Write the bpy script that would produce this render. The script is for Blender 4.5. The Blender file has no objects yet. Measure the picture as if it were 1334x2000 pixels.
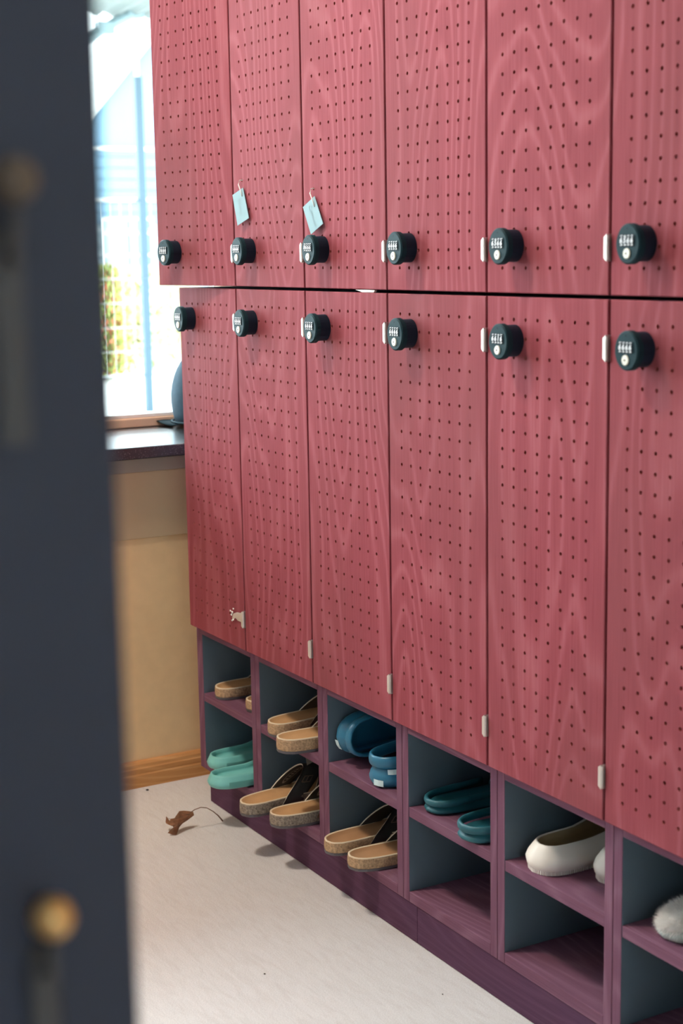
import bpy, bmesh, math, random
from mathutils import Vector, Matrix
random.seed(7)
C = bpy.context.scene.collection
S = bpy.context.scene

# ------------------------------------------------------------------ camera
CAM = (3.23537, -1.43039, 1.26677)
YAW, PITCH, ROLL, FPX = -1.05252, -0.16612, -0.01713, 3041.287
fw = Vector((math.sin(YAW)*math.cos(PITCH), math.cos(YAW)*math.cos(PITCH), math.sin(PITCH)))
r0 = Vector((math.cos(YAW), -math.sin(YAW), 0)); u0 = r0.cross(fw)
rt = r0*math.cos(ROLL)+u0*math.sin(ROLL); up = -r0*math.sin(ROLL)+u0*math.cos(ROLL)
cd = bpy.data.cameras.new('camera'); cam = bpy.data.objects.new('camera', cd); C.objects.link(cam)
m = Matrix.Identity(4)
for i in range(3):
    m[i][0] = rt[i]; m[i][1] = up[i]; m[i][2] = -fw[i]; m[i][3] = CAM[i]
cam.matrix_world = m
cd.sensor_fit = 'VERTICAL'; cd.sensor_height = 36; cd.sensor_width = 24
cd.lens = FPX*36/2000
cd.clip_start = 0.02
cd.dof.use_dof = True; cd.dof.focus_distance = 3.0; cd.dof.aperture_fstop = 5.0
S.camera = cam

# ------------------------------------------------------------------ world, lamps, exposure
SKY = 12.0
w = bpy.data.worlds.new('sky'); S.world = w; w.use_nodes = True
bg = w.node_tree.nodes['Background']
bg.inputs[0].default_value = (0.80, 0.93, 1.0, 1); bg.inputs[1].default_value = SKY

def area(name, loc, rot, sx, sy, power, col):
    l = bpy.data.lights.new(name, 'AREA'); l.shape = 'RECTANGLE'; l.size = sx; l.size_y = sy
    l.energy = power; l.color = col
    o = bpy.data.objects.new(name, l); o.location = loc; o.rotation_euler = rot; C.objects.link(o)
    return o
area('ceiling_lamp', (0.45, -1.2, 3.3), (0, 0, 0), .35, .35, 53, (1, .87, .74))

S.view_settings.view_transform = 'Standard'; S.view_settings.look = 'None'
S.view_settings.exposure = 0.15; S.view_settings.gamma = 1.0; S.view_settings.use_curve_mapping = False
S.cycles.use_denoising = True
S.cycles.max_bounces = 10; S.cycles.diffuse_bounces = 6; S.cycles.transparent_max_bounces = 12
S.cycles.sample_clamp_indirect = 6.0
S.cycles.caustics_reflective = False; S.cycles.caustics_refractive = False

# ------------------------------------------------------------------ materials
def newmat(name):
    mt = bpy.data.materials.new(name); mt.use_nodes = True
    nt = mt.node_tree
    return mt, nt, nt.nodes['Principled BSDF']
def N(nt, t, **kw):
    n = nt.nodes.new(t)
    for k, v in kw.items(): setattr(n, k, v)
    return n
def ramp(nt, stops, interp='LINEAR'):
    n = N(nt, 'ShaderNodeValToRGB'); n.color_ramp.interpolation = interp
    e = n.color_ramp.elements
    while len(e) < len(stops): e.new(0.5)
    for i, (p, c) in enumerate(stops):
        e[i].position = p; e[i].color = (*c, 1) if len(c) == 3 else c
    return n
def plain(name, col, rough=.5, metal=0, bump=0, bscale=200, var=.0, vscale=30, spec=.5, sss=0):
    mt, nt, b = newmat(name)
    b.inputs['Base Color'].default_value = (*col, 1); b.inputs['Roughness'].default_value = rough
    b.inputs['Metallic'].default_value = metal; b.inputs['Specular IOR Level'].default_value = spec
    tc = N(nt, 'ShaderNodeTexCoord')
    nz = N(nt, 'ShaderNodeTexNoise'); nz.inputs['Scale'].default_value = vscale; nz.inputs['Detail'].default_value = 4
    nt.links.new(tc.outputs['Object'], nz.inputs['Vector'])
    if var:
        rp = ramp(nt, [(.3, tuple(c*(1-var) for c in col)), (.7, tuple(min(1, c*(1+var)) for c in col))])
        nt.links.new(nz.outputs['Fac'], rp.inputs['Fac']); nt.links.new(rp.outputs['Color'], b.inputs['Base Color'])
    if bump:
        n2 = N(nt, 'ShaderNodeTexNoise'); n2.inputs['Scale'].default_value = bscale; n2.inputs['Detail'].default_value = 3
        nt.links.new(tc.outputs['Object'], n2.inputs['Vector'])
        bp = N(nt, 'ShaderNodeBump'); bp.inputs['Strength'].default_value = bump; bp.inputs['Distance'].default_value = .002
        nt.links.new(n2.outputs['Fac'], bp.inputs['Height']); nt.links.new(bp.outputs['Normal'], b.inputs['Normal'])
    return mt
def wood(name, dark, mid, light, stain, axis='Z', rough=.6, freq=27.0, contrast=.55, spec=.03):
    """stained veneer: contour-line grain stretched along one axis, fine fibres, broad stain patches"""
    mt, nt, b = newmat(name); L = nt.links.new
    tc = N(nt, 'ShaderNodeTexCoord'); oi = N(nt, 'ShaderNodeObjectInfo')
    off = N(nt, 'ShaderNodeVectorMath', operation='SCALE'); off.inputs[0].default_value = (37.0, 11.0, 23.0)
    L(oi.outputs['Random'], off.inputs['Scale'])
    add = N(nt, 'ShaderNodeVectorMath', operation='ADD'); L(tc.outputs['Object'], add.inputs[0]); L(off.outputs[0], add.inputs[1])
    def mapped(a, l):
        mp = N(nt, 'ShaderNodeMapping')
        mp.inputs['Scale'].default_value = (a, a, l) if axis == 'Z' else (l, a, a)
        L(add.outputs[0], mp.inputs['Vector']); return mp
    m1 = mapped(4.2, .80)
    n1 = N(nt, 'ShaderNodeTexNoise'); n1.inputs['Scale'].default_value = 1.0; n1.inputs['Detail'].default_value = 2.2; n1.inputs['Roughness'].default_value = .30
    L(m1.outputs[0], n1.inputs['Vector'])
    mu = N(nt, 'ShaderNodeMath', operation='MULTIPLY'); mu.inputs[1].default_value = freq*2*math.pi
    L(n1.outputs['Fac'], mu.inputs[0])
    s0 = N(nt, 'ShaderNodeMath', operation='SINE'); L(mu.outputs[0], s0.inputs[0])
    sp = N(nt, 'ShaderNodeMath', operation='POWER'); sp.inputs[1].default_value = 3.0
    sm = N(nt, 'ShaderNodeMath', operation='MULTIPLY_ADD'); sm.inputs[1].default_value = .5; sm.inputs[2].default_value = .5; L(s0.outputs[0], sm.inputs[0]); L(sm.outputs[0], sp.inputs[0])
    si = N(nt, 'ShaderNodeMath', operation='MULTIPLY_ADD'); si.inputs[1].default_value = 2.2; si.inputs[2].default_value = -.65; L(sp.outputs[0], si.inputs[0])
    m2 = mapped(420.0, 9.0)
    n2 = N(nt, 'ShaderNodeTexNoise'); n2.inputs['Scale'].default_value = 1.0; n2.inputs['Detail'].default_value = 3
    L(m2.outputs[0], n2.inputs['Vector'])
    ad = N(nt, 'ShaderNodeMath', operation='MULTIPLY_ADD'); ad.inputs[1].default_value = .27*contrast; 
    L(si.outputs[0], ad.inputs[0])
    mf = N(nt, 'ShaderNodeMath', operation='MULTIPLY_ADD'); mf.inputs[1].default_value = .62; mf.inputs[2].default_value = .12
    L(n2.outputs['Fac'], mf.inputs[0]); L(mf.outputs[0], ad.inputs[2])
    rp = ramp(nt, [(.12, dark), (.5, mid), (.92, light)]); L(ad.outputs[0], rp.inputs['Fac'])
    m3 = mapped(4.0, 1.6)
    n3 = N(nt, 'ShaderNodeTexNoise'); n3.inputs['Scale'].default_value = 1.0; n3.inputs['Detail'].default_value = 3
    L(m3.outputs[0], n3.inputs['Vector'])
    r3 = ramp(nt, [(.42, (0, 0, 0)), (.72, (1, 1, 1))]); L(n3.outputs['Fac'], r3.inputs['Fac'])
    sc = N(nt, 'ShaderNodeMath', operation='MULTIPLY'); sc.inputs[1].default_value = .55; L(r3.outputs['Color'], sc.inputs[0])
    mx = N(nt, 'ShaderNodeMix', data_type='RGBA'); L(sc.outputs[0], mx.inputs['Factor'])
    L(rp.outputs['Color'], mx.inputs['A']); mx.inputs['B'].default_value = (*stain, 1)
    L(mx.outputs['Result'], b.inputs['Base Color'])
    bp = N(nt, 'ShaderNodeBump'); bp.inputs['Strength'].default_value = .12; bp.inputs['Distance'].default_value = .001
    L(ad.outputs[0], bp.inputs['Height']); L(bp.outputs['Normal'], b.inputs['Normal'])
    b.inputs['Roughness'].default_value = rough; b.inputs['Specular IOR Level'].default_value = spec
    return mt

M = {}
M['door'] = wood('red stained veneer', (.235, .049, .062), (.305, .072, .088), (.39, .125, .142), (.215, .069, .074))
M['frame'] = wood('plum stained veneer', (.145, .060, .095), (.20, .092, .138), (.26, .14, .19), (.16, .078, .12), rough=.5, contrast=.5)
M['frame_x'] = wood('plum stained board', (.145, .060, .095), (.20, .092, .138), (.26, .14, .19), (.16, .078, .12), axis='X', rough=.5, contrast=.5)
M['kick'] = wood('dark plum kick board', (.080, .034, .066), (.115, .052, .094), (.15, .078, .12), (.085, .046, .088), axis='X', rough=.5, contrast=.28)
M['inside'] = plain('inner shade tone', (.105, .15, .185), .7, var=.06, vscale=8)  # blue-grey stands in for the soft dark of the cubbies
M['backboard'] = plain('lightened backboard', (.38, .53, .62), .7)  # kept lighter than the side panels, evens out the deep shade by colour
M['hole'] = plain('raw drilled edge', (.36, .085, .075), .8)
M['lock'] = plain('dark teal plastic', (.011, .019, .034), .5, bump=.15, bscale=900, spec=.12)
M['lockface'] = plain('dark teal face plastic', (.011, .036, .044), .5, bump=.1, bscale=900, spec=.08)
M['black'] = plain('near black plastic', (.006, .016, .022), .5, spec=.08)
M['digit'] = plain('white print', (.85, .88, .9), .5)
M['key'] = plain('cream metal', (.82, .80, .68), .35)
M['keyhole'] = plain('brown slot', (.12, .09, .06), .5)
M['hinge'] = plain('pale steel', (.66, .60, .55), .4, metal=.5)
M['tag'] = plain('pale card', (.27, .42, .46), .8, var=.03)
M['ink'] = plain('pencil grey', (.28, .40, .43), .8)
M['string'] = plain('white cord', (.85, .82, .76), .8)
M['paper'] = plain('white paper', (.85, .84, .78), .8)
M['cork'] = plain('cork', (.46, .30, .17), .85, bump=.6, bscale=350, var=.35, vscale=260)
M['cork_grey'] = plain('grey cork', (.27, .22, .17), .85, bump=.6, bscale=350, var=.5, vscale=260)
M['outsole'] = plain('rubber outsole', (.12, .11, .12), .7)
M['footbed'] = plain('tan suede', (.52, .29, .13), .9, var=.10, vscale=18)
M['footbed_d'] = plain('brown suede', (.38, .20, .095), .9, var=.12, vscale=18)
M['rim'] = plain('pale footbed edge', (.72, .58, .40), .8)
M['blackstrap'] = plain('black nubuck', (.045, .045, .043), .7, bump=.2, bscale=500)
M['brownstrap'] = plain('taupe strap', (.16, .125, .10), .7, bump=.2, bscale=500)
M['tanstrap'] = plain('tan strap', (.40, .24, .15), .7, bump=.2, bscale=500)
M['strapedge'] = plain('pale strap edge', (.62, .56, .46), .7)
M['stamp'] = plain('stamped mark', (.30, .28, .24), .7)
M['teal'] = plain('mint teal foam', (.20, .56, .52), .55, bump=.15, bscale=400)
M['blue'] = plain('bright blue foam', (.025, .17, .29), .34)
M['deepteal'] = plain('deep teal foam', (.012, .11, .14), .5)
M['cream'] = plain('cream foam', (.82, .76, .68), .5)
M['creamin'] = plain('tan lining', (.45, .33, .18), .8)
M['ice'] = plain('pale blue patch', (.62, .80, .84), .5)
M['fur'] = plain('white fur', (.93, .91, .88), .9)
M['mint'] = plain('pale mint sole', (.50, .58, .53), .5)
M['denim'] = plain('blue cotton', (0.030, 0.085, 0.130), .85, bump=.3, bscale=800, var=.15)
M['denim_d'] = plain('dark blue cotton', (0.018, 0.055, 0.075), .85)
M['leaf'] = plain('dry leaf', (.36, .17, .085), .7, var=.3, vscale=60, bump=.3, bscale=120)
M['stem'] = plain('leaf stalk', (.20, .10, .06), .7)
M['dirt'] = plain('dark crumb', (.03, .025, .02), .9)
M['cabinet'] = plain('charcoal lacquer', (.035, .040, .066), .6, var=.05, vscale=6)
M['brass'] = plain('brass', (.85, .50, .20), .35, metal=.8)
M['bronze'] = plain('dull bronze', (.15, .105, .075), .6)
M['greybar'] = plain('grey painted steel', (.085, .078, .080), .6)
M['wall'] = plain('warm cream wall paint', (.88, .61, .33), .85, var=.03, bump=.1, bscale=300)
M['wallcool'] = plain('cool grey wall paint', (.48, .55, .62), .85)
M['ceil'] = plain('white ceiling', (.75, .73, .70), .9)
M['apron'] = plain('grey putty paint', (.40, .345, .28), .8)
M['sillshade'] = plain('warm putty paint', (.60, .44, .27), .8)  # in-between tone, fades the painted sill shade into the wall
M['pine'] = wood('orange pine', (.50, .21, .07), (.66, .33, .13), (.78, .46, .22), (.58, .28, .11), axis='Y', rough=.45)
M['framewood'] = plain('beech window frame', (.86, .56, .38), .5)
M['bead'] = plain('white glazing bead', (.8, .8, .78), .5)
# the pine board runs along y: reuse the wood builder with its long axis along x, turned
for nd in M['pine'].node_tree.nodes:
    if nd.type == 'MAPPING':
        a = nd.inputs['Scale'].default_value; l, q = a[0], a[1]; nd.inputs['Scale'].default_value = (q, l, q)

def granite():
    mt, nt, b = newmat('speckled black granite'); L = nt.links.new
    tc = N(nt, 'ShaderNodeTexCoord'); v = N(nt, 'ShaderNodeTexVoronoi'); v.inputs['Scale'].default_value = 260
    L(tc.outputs['Object'], v.inputs['Vector'])
    n = N(nt, 'ShaderNodeTexNoise'); n.inputs['Scale'].default_value = 120; L(tc.outputs['Object'], n.inputs['Vector'])
    mu = N(nt, 'ShaderNodeMath', operation='MULTIPLY'); L(v.outputs['Distance'], mu.inputs[0]); L(n.outputs['Fac'], mu.inputs[1])
    rp = ramp(nt, [(.06, (.12, .14, .16)), (.13, (.034, .038, .044)), (1, (.026, .030, .036))]); L(mu.outputs[0], rp.inputs['Fac'])
    L(rp.outputs['Color'], b.inputs['Base Color']); b.inputs['Roughness'].default_value = .25; b.inputs['Specular IOR Level'].default_value = .8; b.inputs['Coat Weight'].default_value = .6; b.inputs['Coat Roughness'].default_value = .22
    return mt
M['granite'] = granite()
def lino():
    mt, nt, b = newmat('marbled beige linoleum'); L = nt.links.new
    tc = N(nt, 'ShaderNodeTexCoord'); mp = N(nt, 'ShaderNodeMapping')
    mp.inputs['Rotation'].default_value = (0, 0, .25); mp.inputs['Scale'].default_value = (5, 26, 5)
    L(tc.outputs['Object'], mp.inputs['Vector'])
    n = N(nt, 'ShaderNodeTexNoise'); n.inputs['Scale'].default_value = 3; n.inputs['Detail'].default_value = 7; n.inputs['Roughness'].default_value = .62; n.inputs['Distortion'].default_value = 1.1
    L(mp.outputs[0], n.inputs['Vector'])
    rp = ramp(nt, [(.28, (.68, .65, .635)), (.5, (.74, .72, .71)), (.72, (.78, .765, .76))]); L(n.outputs['Fac'], rp.inputs['Fac'])
    n2 = N(nt, 'ShaderNodeTexNoise'); n2.inputs['Scale'].default_value = 420; n2.inputs['Detail'].default_value = 2; L(tc.outputs['Object'], n2.inputs['Vector'])
    r2 = ramp(nt, [(.35, (.84, .84, .84)), (.65, (1, 1, 1))]); L(n2.outputs['Fac'], r2.inputs['Fac'])
    mx = N(nt, 'ShaderNodeMix', data_type='RGBA', blend_type='MULTIPLY'); mx.inputs['Factor'].default_value = 1
    L(rp.outputs['Color'], mx.inputs['A']); L(r2.outputs['Color'], mx.inputs['B']); L(mx.outputs['Result'], b.inputs['Base Color'])
    b.inputs['Roughness'].default_value = .42
    return mt
M['floor'] = lino()
def glass():
    mt = bpy.data.materials.new('window glass'); mt.use_nodes = True; nt = mt.node_tree; nt.nodes.clear(); L = nt.links.new
    o = N(nt, 'ShaderNodeOutputMaterial'); t = N(nt, 'ShaderNodeBsdfTransparent'); g = N(nt, 'ShaderNodeBsdfGlossy'); g.inputs['Roughness'].default_value = .02
    t.inputs[0].default_value = (.97, .985, .98, 1)
    lw = N(nt, 'ShaderNodeFresnel'); lw.inputs[0].default_value = 1.3
    mx = N(nt, 'ShaderNodeMixShader'); L(lw.outputs[0], mx.inputs[0]); L(t.outputs[0], mx.inputs[1]); L(g.outputs[0], mx.inputs[2]); L(mx.outputs[0], o.inputs[0])
    return mt
M['glass'] = glass()
# outdoors
M['ground'] = plain('pale gravel yard', (0.72, 0.70, 0.67), .9, var=.1, vscale=3)
M['post'] = plain('blue steel post', (.018, .050, .072), .5)
M['wire'] = plain('pale galvanised wire', (0.420, 0.440, 0.440), .5)
M['siding'] = plain('pale blue boarding', (0.105, 0.188, 0.255), .8)
M['siding2'] = plain('grey blue panel', (0.195, 0.247, 0.270), .8)
M['trimwhite'] = plain('white trim', (0.495, 0.495, 0.477), .7)
M['housepane'] = plain('grey green pane', (0.060, 0.105, 0.105), .2)
M['roof'] = plain('dark roof sheet', (.35, .36, .36), .7)
M['canopybar'] = plain('grey blue canopy steel', (.115, .170, .180), .5)
M['canopyroof'] = plain('milky corrugated sheet', (0.182, 0.210, 0.203), .6)
M['bush'] = plain('yellow green foliage', (0.260, 0.300, 0.070), .8, var=.35, vscale=4)
M['bush2'] = plain('straw foliage', (0.540, 0.540, 0.300), .8, var=.3, vscale=4)
M['bushg'] = plain('fresh green foliage', (0.170, 0.340, 0.130), .8, var=.3, vscale=4)
M['flower'] = plain('orange blossom', (0.480, 0.160, 0.070), .8, var=.2)

# ------------------------------------------------------------------ helpers
def obj(name, bm, mats, parent=None, loc=None, rot=None, smooth=False, data=None):
    if data is None:
        me = bpy.data.meshes.new(name)
        bm.normal_update(); bm.to_mesh(me); bm.free()
        for mt in (mats if isinstance(mats, (list, tuple)) else [mats]): me.materials.append(mt)
        if smooth:
            for p in me.polygons: p.use_smooth = True
    else: me = data
    o = bpy.data.objects.new(name, me); C.objects.link(o)
    if parent is not None: o.parent = parent
    if loc is not None: o.location = loc
    if rot is not None: o.rotation_euler = rot
    return o
def thing(name, label, cat, loc=(0, 0, 0), rot=(0, 0, 0), group=None):
    o = bpy.data.objects.new(name, None); o.empty_display_size = .05; C.objects.link(o)
    o.location = loc; o.rotation_euler = rot
    return tag(o, label, cat, group)
def tag(o, label, cat, group=None):
    o['label'] = label; o['category'] = cat
    if group: o['group'] = group
    return o
def struct(name, bm, mats, parent=None, **kw):
    o = obj(name, bm, mats, parent, **kw)
    if parent is None: o['kind'] = 'structure'
    return o
def B(): return bmesh.new()
def box(bm, x0, x1, y0, y1, z0, z1, bev=0, mat=0, seg=1):
    vs = [bm.verts.new((x, y, z)) for x in (x0, x1) for y in (y0, y1) for z in (z0, z1)]
    q = [(0, 1, 3, 2), (4, 6, 7, 5), (0, 4, 5, 1), (2, 3, 7, 6), (0, 2, 6, 4), (1, 5, 7, 3)]
    fs = [bm.faces.new([vs[i] for i in f]) for f in q]
    for f in fs: f.material_index = mat
    if bev:
        es = list({e for f in fs for e in f.edges})
        r = bmesh.ops.bevel(bm, geom=es, offset=bev, segments=seg, affect='EDGES', profile=.5)
        for f in r['faces']: f.material_index = mat
    return fs
def rings(bm, rs, cap0=True, cap1=True, mat=0, closed=True):
    """connect rings of equal point count"""
    V = [[bm.verts.new(p) for p in r] for r in rs]
    n = len(V[0]); out = []
    for a, b in zip(V, V[1:]):
        for i in range(n if closed else n-1):
            j = (i+1) % n
            f = bm.faces.new((a[i], a[j], b[j], b[i])); f.material_index = mat; out.append(f)
    if cap0: f = bm.faces.new(V[0][::-1]); f.material_index = mat; out.append(f)
    if cap1: f = bm.faces.new(V[-1]); f.material_index = mat; out.append(f)
    return V
def tube(bm, pts, r, n=6, mat=0, flat=None):
    pts = [Vector(p) for p in pts]; rs = []
    for i, p in enumerate(pts):
        d = (pts[min(i+1, len(pts)-1)]-pts[max(i-1, 0)]).normalized()
        a = d.cross(Vector((0, 0, 1)));
        if a.length < .1: a = d.cross(Vector((0, 1, 0)))
        a.normalize(); b = d.cross(a)
        rr = r[i] if isinstance(r, (list, tuple)) else r
        rs.append([p+a*rr*math.cos(2*math.pi*k/n)+b*rr*math.sin(2*math.pi*k/n) for k in range(n)])
    rings(bm, rs, mat=mat)
def disc_prism(bm, cx, cz, rx, rz, y0, y1, n=28, mat=0, cham=0):
    """prism along y (front at y0 < y1) with an elliptical outline and a chamfered front edge"""
    P = lambda k, s, y: (cx+(rx-s)*math.cos(2*math.pi*k/n), y, cz+(rz-s)*math.sin(2*math.pi*k/n))
    rs = []
    if cham: rs.append([P(k, cham, y0) for k in range(n)]); rs.append([P(k, 0, y0+cham) for k in range(n)])
    else: rs.append([P(k, 0, y0) for k in range(n)])
    rs.append([P(k, 0, y1) for k in range(n)])
    rings(bm, rs, mat=mat)
def text_mesh(s, size, off=0.0):
    cu = bpy.data.curves.new('txt', 'FONT'); cu.body = s; cu.size = size; cu.align_x = 'CENTER'; cu.resolution_u = 3; cu.offset = off
    o = bpy.data.objects.new('txt', cu); C.objects.link(o)
    me = bpy.data.meshes.new_from_object(o)
    vs = [tuple(v.co) for v in me.vertices]; fs = [tuple(p.vertices) for p in me.polygons]
    bpy.data.objects.remove(o); bpy.data.meshes.remove(me); bpy.data.curves.remove(cu)
    return vs, fs
def put(bm, vs, fs, fn, mat=0):
    V = [bm.verts.new(fn(*v)) for v in vs]
    for f in fs:
        try: g = bm.faces.new([V[i] for i in f]); g.material_index = mat
        except ValueError: pass

# ------------------------------------------------------------------ the room
XW = -0.145
bm = B(); box(bm, -.145, 4.6, -2.4, .6, -.06, 0); struct('floor', bm, M['floor'])
bm = B(); box(bm, -.5, 4.6, -2.4, .6, 3.4, 3.48); struct('ceiling', bm, M['ceil'])
bm = B(); box(bm, -.5, 4.6, .47, .56, 0, 3.4); struct('wall_back', bm, M['wall'])
bm = B(); box(bm, -.5, 4.6, -2.4, -2.3, 0, 3.4); struct('wall_front', bm, M['wallcool'])
bm = B()
R0, R1, RZ0, RZ1 = -1.6, -1.25, .95, 1.85
box(bm, 4.5, 4.6, -2.3, .47, 0, RZ0); box(bm, 4.5, 4.6, -2.3, .47, RZ1, 3.4)
box(bm, 4.5, 4.6, -2.3, R0, RZ0, RZ1); box(bm, 4.5, 4.6, R1, .47, RZ0, RZ1)
struct('wall_right', bm, M['wallcool'])
fill_win = bpy.data.objects.new('fill_window', None); C.objects.link(fill_win); fill_win['kind'] = 'structure'  # added, unseen window: bluish fill for the cubbies and the dark cabinet
for a, b, c, d in ((R0, R1, RZ0, RZ0+.05), (R0, R1, RZ1-.05, RZ1), (R0, R0+.05, RZ0+.051, RZ1-.051), (R1-.05, R1, RZ0+.051, RZ1-.051)):
    bm = B(); box(bm, 4.52, 4.58, a, b, c, d, .002); obj('frame_bar', bm, M['framewood'], fill_win)
bm = B(); box(bm, 4.548, 4.552, R0+.051, R1-.051, RZ0+.051, RZ1-.051); obj('window_pane', bm, M['glass'], fill_win)
WY0, WY1, WZ0, WZ1 = -1.9, .40, .80, 3.15
bm = B()
box(bm, -.5, XW, -2.3, .47, 0, WZ0-.002)
box(bm, -.5, XW, -2.3, .47, WZ1, 3.4)
box(bm, -.5, XW, -2.3, WY0, WZ0-.002, WZ1)
box(bm, -.5, XW, WY1, .47, WZ0-.002, WZ1)
struct('wall_left', bm, M['wall'])
# window: frame members, pane, sill
win = bpy.data.objects.new('window_1', None); C.objects.link(win); win['kind'] = 'structure'
bm = B(); box(bm, -.56, -.485, WY0, WY1, .828, .851, .002); obj('frame_rail', bm, M['framewood'], win)
bm = B(); box(bm, -.56, -.485, WY0, WY1, WZ1-.06, WZ1, .002); obj('frame_rail', bm, M['framewood'], win)
for y0, y1 in ((WY0, WY0+.06), (WY1-.06, WY1)):
    bm = B(); box(bm, -.56, -.485, y0, y1, .8515, WZ1-.061, .002); obj('frame_stile', bm, M['framewood'], win)
bm = B(); box(bm, -.52, -.500, WY0+.06, WY1-.06, .8513, .860, .001); obj('glazing_bead', bm, M['bead'], win)
bm = B(); box(bm, -.532, -.528, WY0+.061, WY1-.061, .8515, WZ1-.061); obj('window_pane', bm, M['glass'], win)
bm = B(); box(bm, -.56, -.10, WY0+.001, WY1-.001, .799, .8275, .003, seg=2); obj('window_sill', bm, M['granite'], win)
# boxed apron under the sill, its colour darkened with the sill's shade
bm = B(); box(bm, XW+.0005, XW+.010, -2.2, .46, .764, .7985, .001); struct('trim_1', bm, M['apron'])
bm = B(); box(bm, XW+.0005, XW+.004, -2.2, .46, .605, .7635, .001); struct('trim_2', bm, M['sillshade'])  # thin board added to carry the lower band of sill shade
# moulded pine baseboard
bm = B()
prof = [(0, 0), (.016, 0), (.016, .030), (.014, .034), (.0145, .037), (.0145, .046), (.012, .049), (.011, .056), (.006, .062), (0, .064)]
rings(bm, [[(XW+.0005+a, y, b) for a, b in prof] for y in (.465, -2.29)])
bmesh.ops.recalc_face_normals(bm, faces=bm.faces[:])
struct('baseboard_left', bm, M['pine'])

# ------------------------------------------------------------------ lockers
PIT = 0.3
def door_mesh(name, z_h, row0, nrow, dz, width=.2950, xl=.0028):
    """perforated door; origin at its right front lower corner (the hinge), front on y=0, back on y=.018"""
    bm = B(); T = .018; c = .0012; rr = .0031; ns = 12
    X = lambda x: x-(xl+width)           # gap-local x -> door-local x
    cols = [.043+.03*k for k in range(8)]; rows = [row0+dz*k for k in range(nrow)]
    hx, hz = .015, dz/2
    x0, x1 = cols[0]-hx, cols[-1]+hx; z0, z1 = rows[0]-hz, rows[-1]+hz
    cache = {}
    def V(x, y, z):
        k = (round(x, 6), round(y, 6), round(z, 6))
        if k not in cache: cache[k] = bm.verts.new((X(x), y, z))
        return cache[k]
    cs, sn = [math.cos(2*math.pi*k/ns) for k in range(ns)], [math.sin(2*math.pi*k/ns) for k in range(ns)]
    for side, y in ((0, 0.0), (1, T)):
        def face(vs, mt=0):
            f = bm.faces.new(vs if side == 0 else vs[::-1]); f.material_index = mt
        for x in cols:
            for z in rows:
                h = [V(x+rr*cs[k], y, z+rr*sn[k]) for k in range(ns)]
                co = [V(x+hx, y, z+hz), V(x-hx, y, z+hz), V(x-hx, y, z-hz), V(x+hx, y, z-hz)]
                q = ns//4
                for a in range(4):
                    for k in range(q): face([co[a], h[(a*q+k+1) % ns], h[a*q+k]])
                    face([co[a], co[(a+1) % 4], h[((a+1)*q) % ns]])
        i = c if side == 0 else 0
        A = [V(xl+i, y, i), V(xl+width-i, y, i), V(xl+width-i, y, z_h-i), V(xl+i, y, z_h-i)]
        G = [V(x0, y, z0), V(x1, y, z0), V(x1, y, z1), V(x0, y, z1)]
        for k in range(4):
            j = (k+1) % 4
            face([A[k], A[j], G[j], G[k]])
    for x in cols:
        for z in rows:
            for k in range(ns):
                j = (k+1) % ns
                f = bm.faces.new([V(x+rr*cs[k], 0, z+rr*sn[k]), V(x+rr*cs[j], 0, z+rr*sn[j]), V(x+rr*cs[j], T, z+rr*sn[j]), V(x+rr*cs[k], T, z+rr*sn[k])]); f.material_index = 1
    R_ = lambda i, y: [V(xl+i, y, i), V(xl+width-i, y, i), V(xl+width-i, y, z_h-i), V(xl+i, y, z_h-i)]
    L = [R_(c, 0.0), R_(0, c), R_(0, T)]
    for a, b in zip(L, L[1:]):
        for k in range(4):
            j = (k+1) % 4; bm.faces.new([a[k], b[k], b[j], a[j]])
    me = bpy.data.meshes.new(name); bm.to_mesh(me); bm.free()
    me.materials.append(M['door']); me.materials.append(M['hole'])
    return me
ZL0, ZL1, ZU0, ZU1 = .4205, 1.1925, 1.1985, 1.9705
ME_LOW = door_mesh('door_low', ZL1-ZL0, .0405, 25, .02904)
ME_UP = door_mesh('door_up', ZU1-ZU0, .038, 25, .02904)

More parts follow.
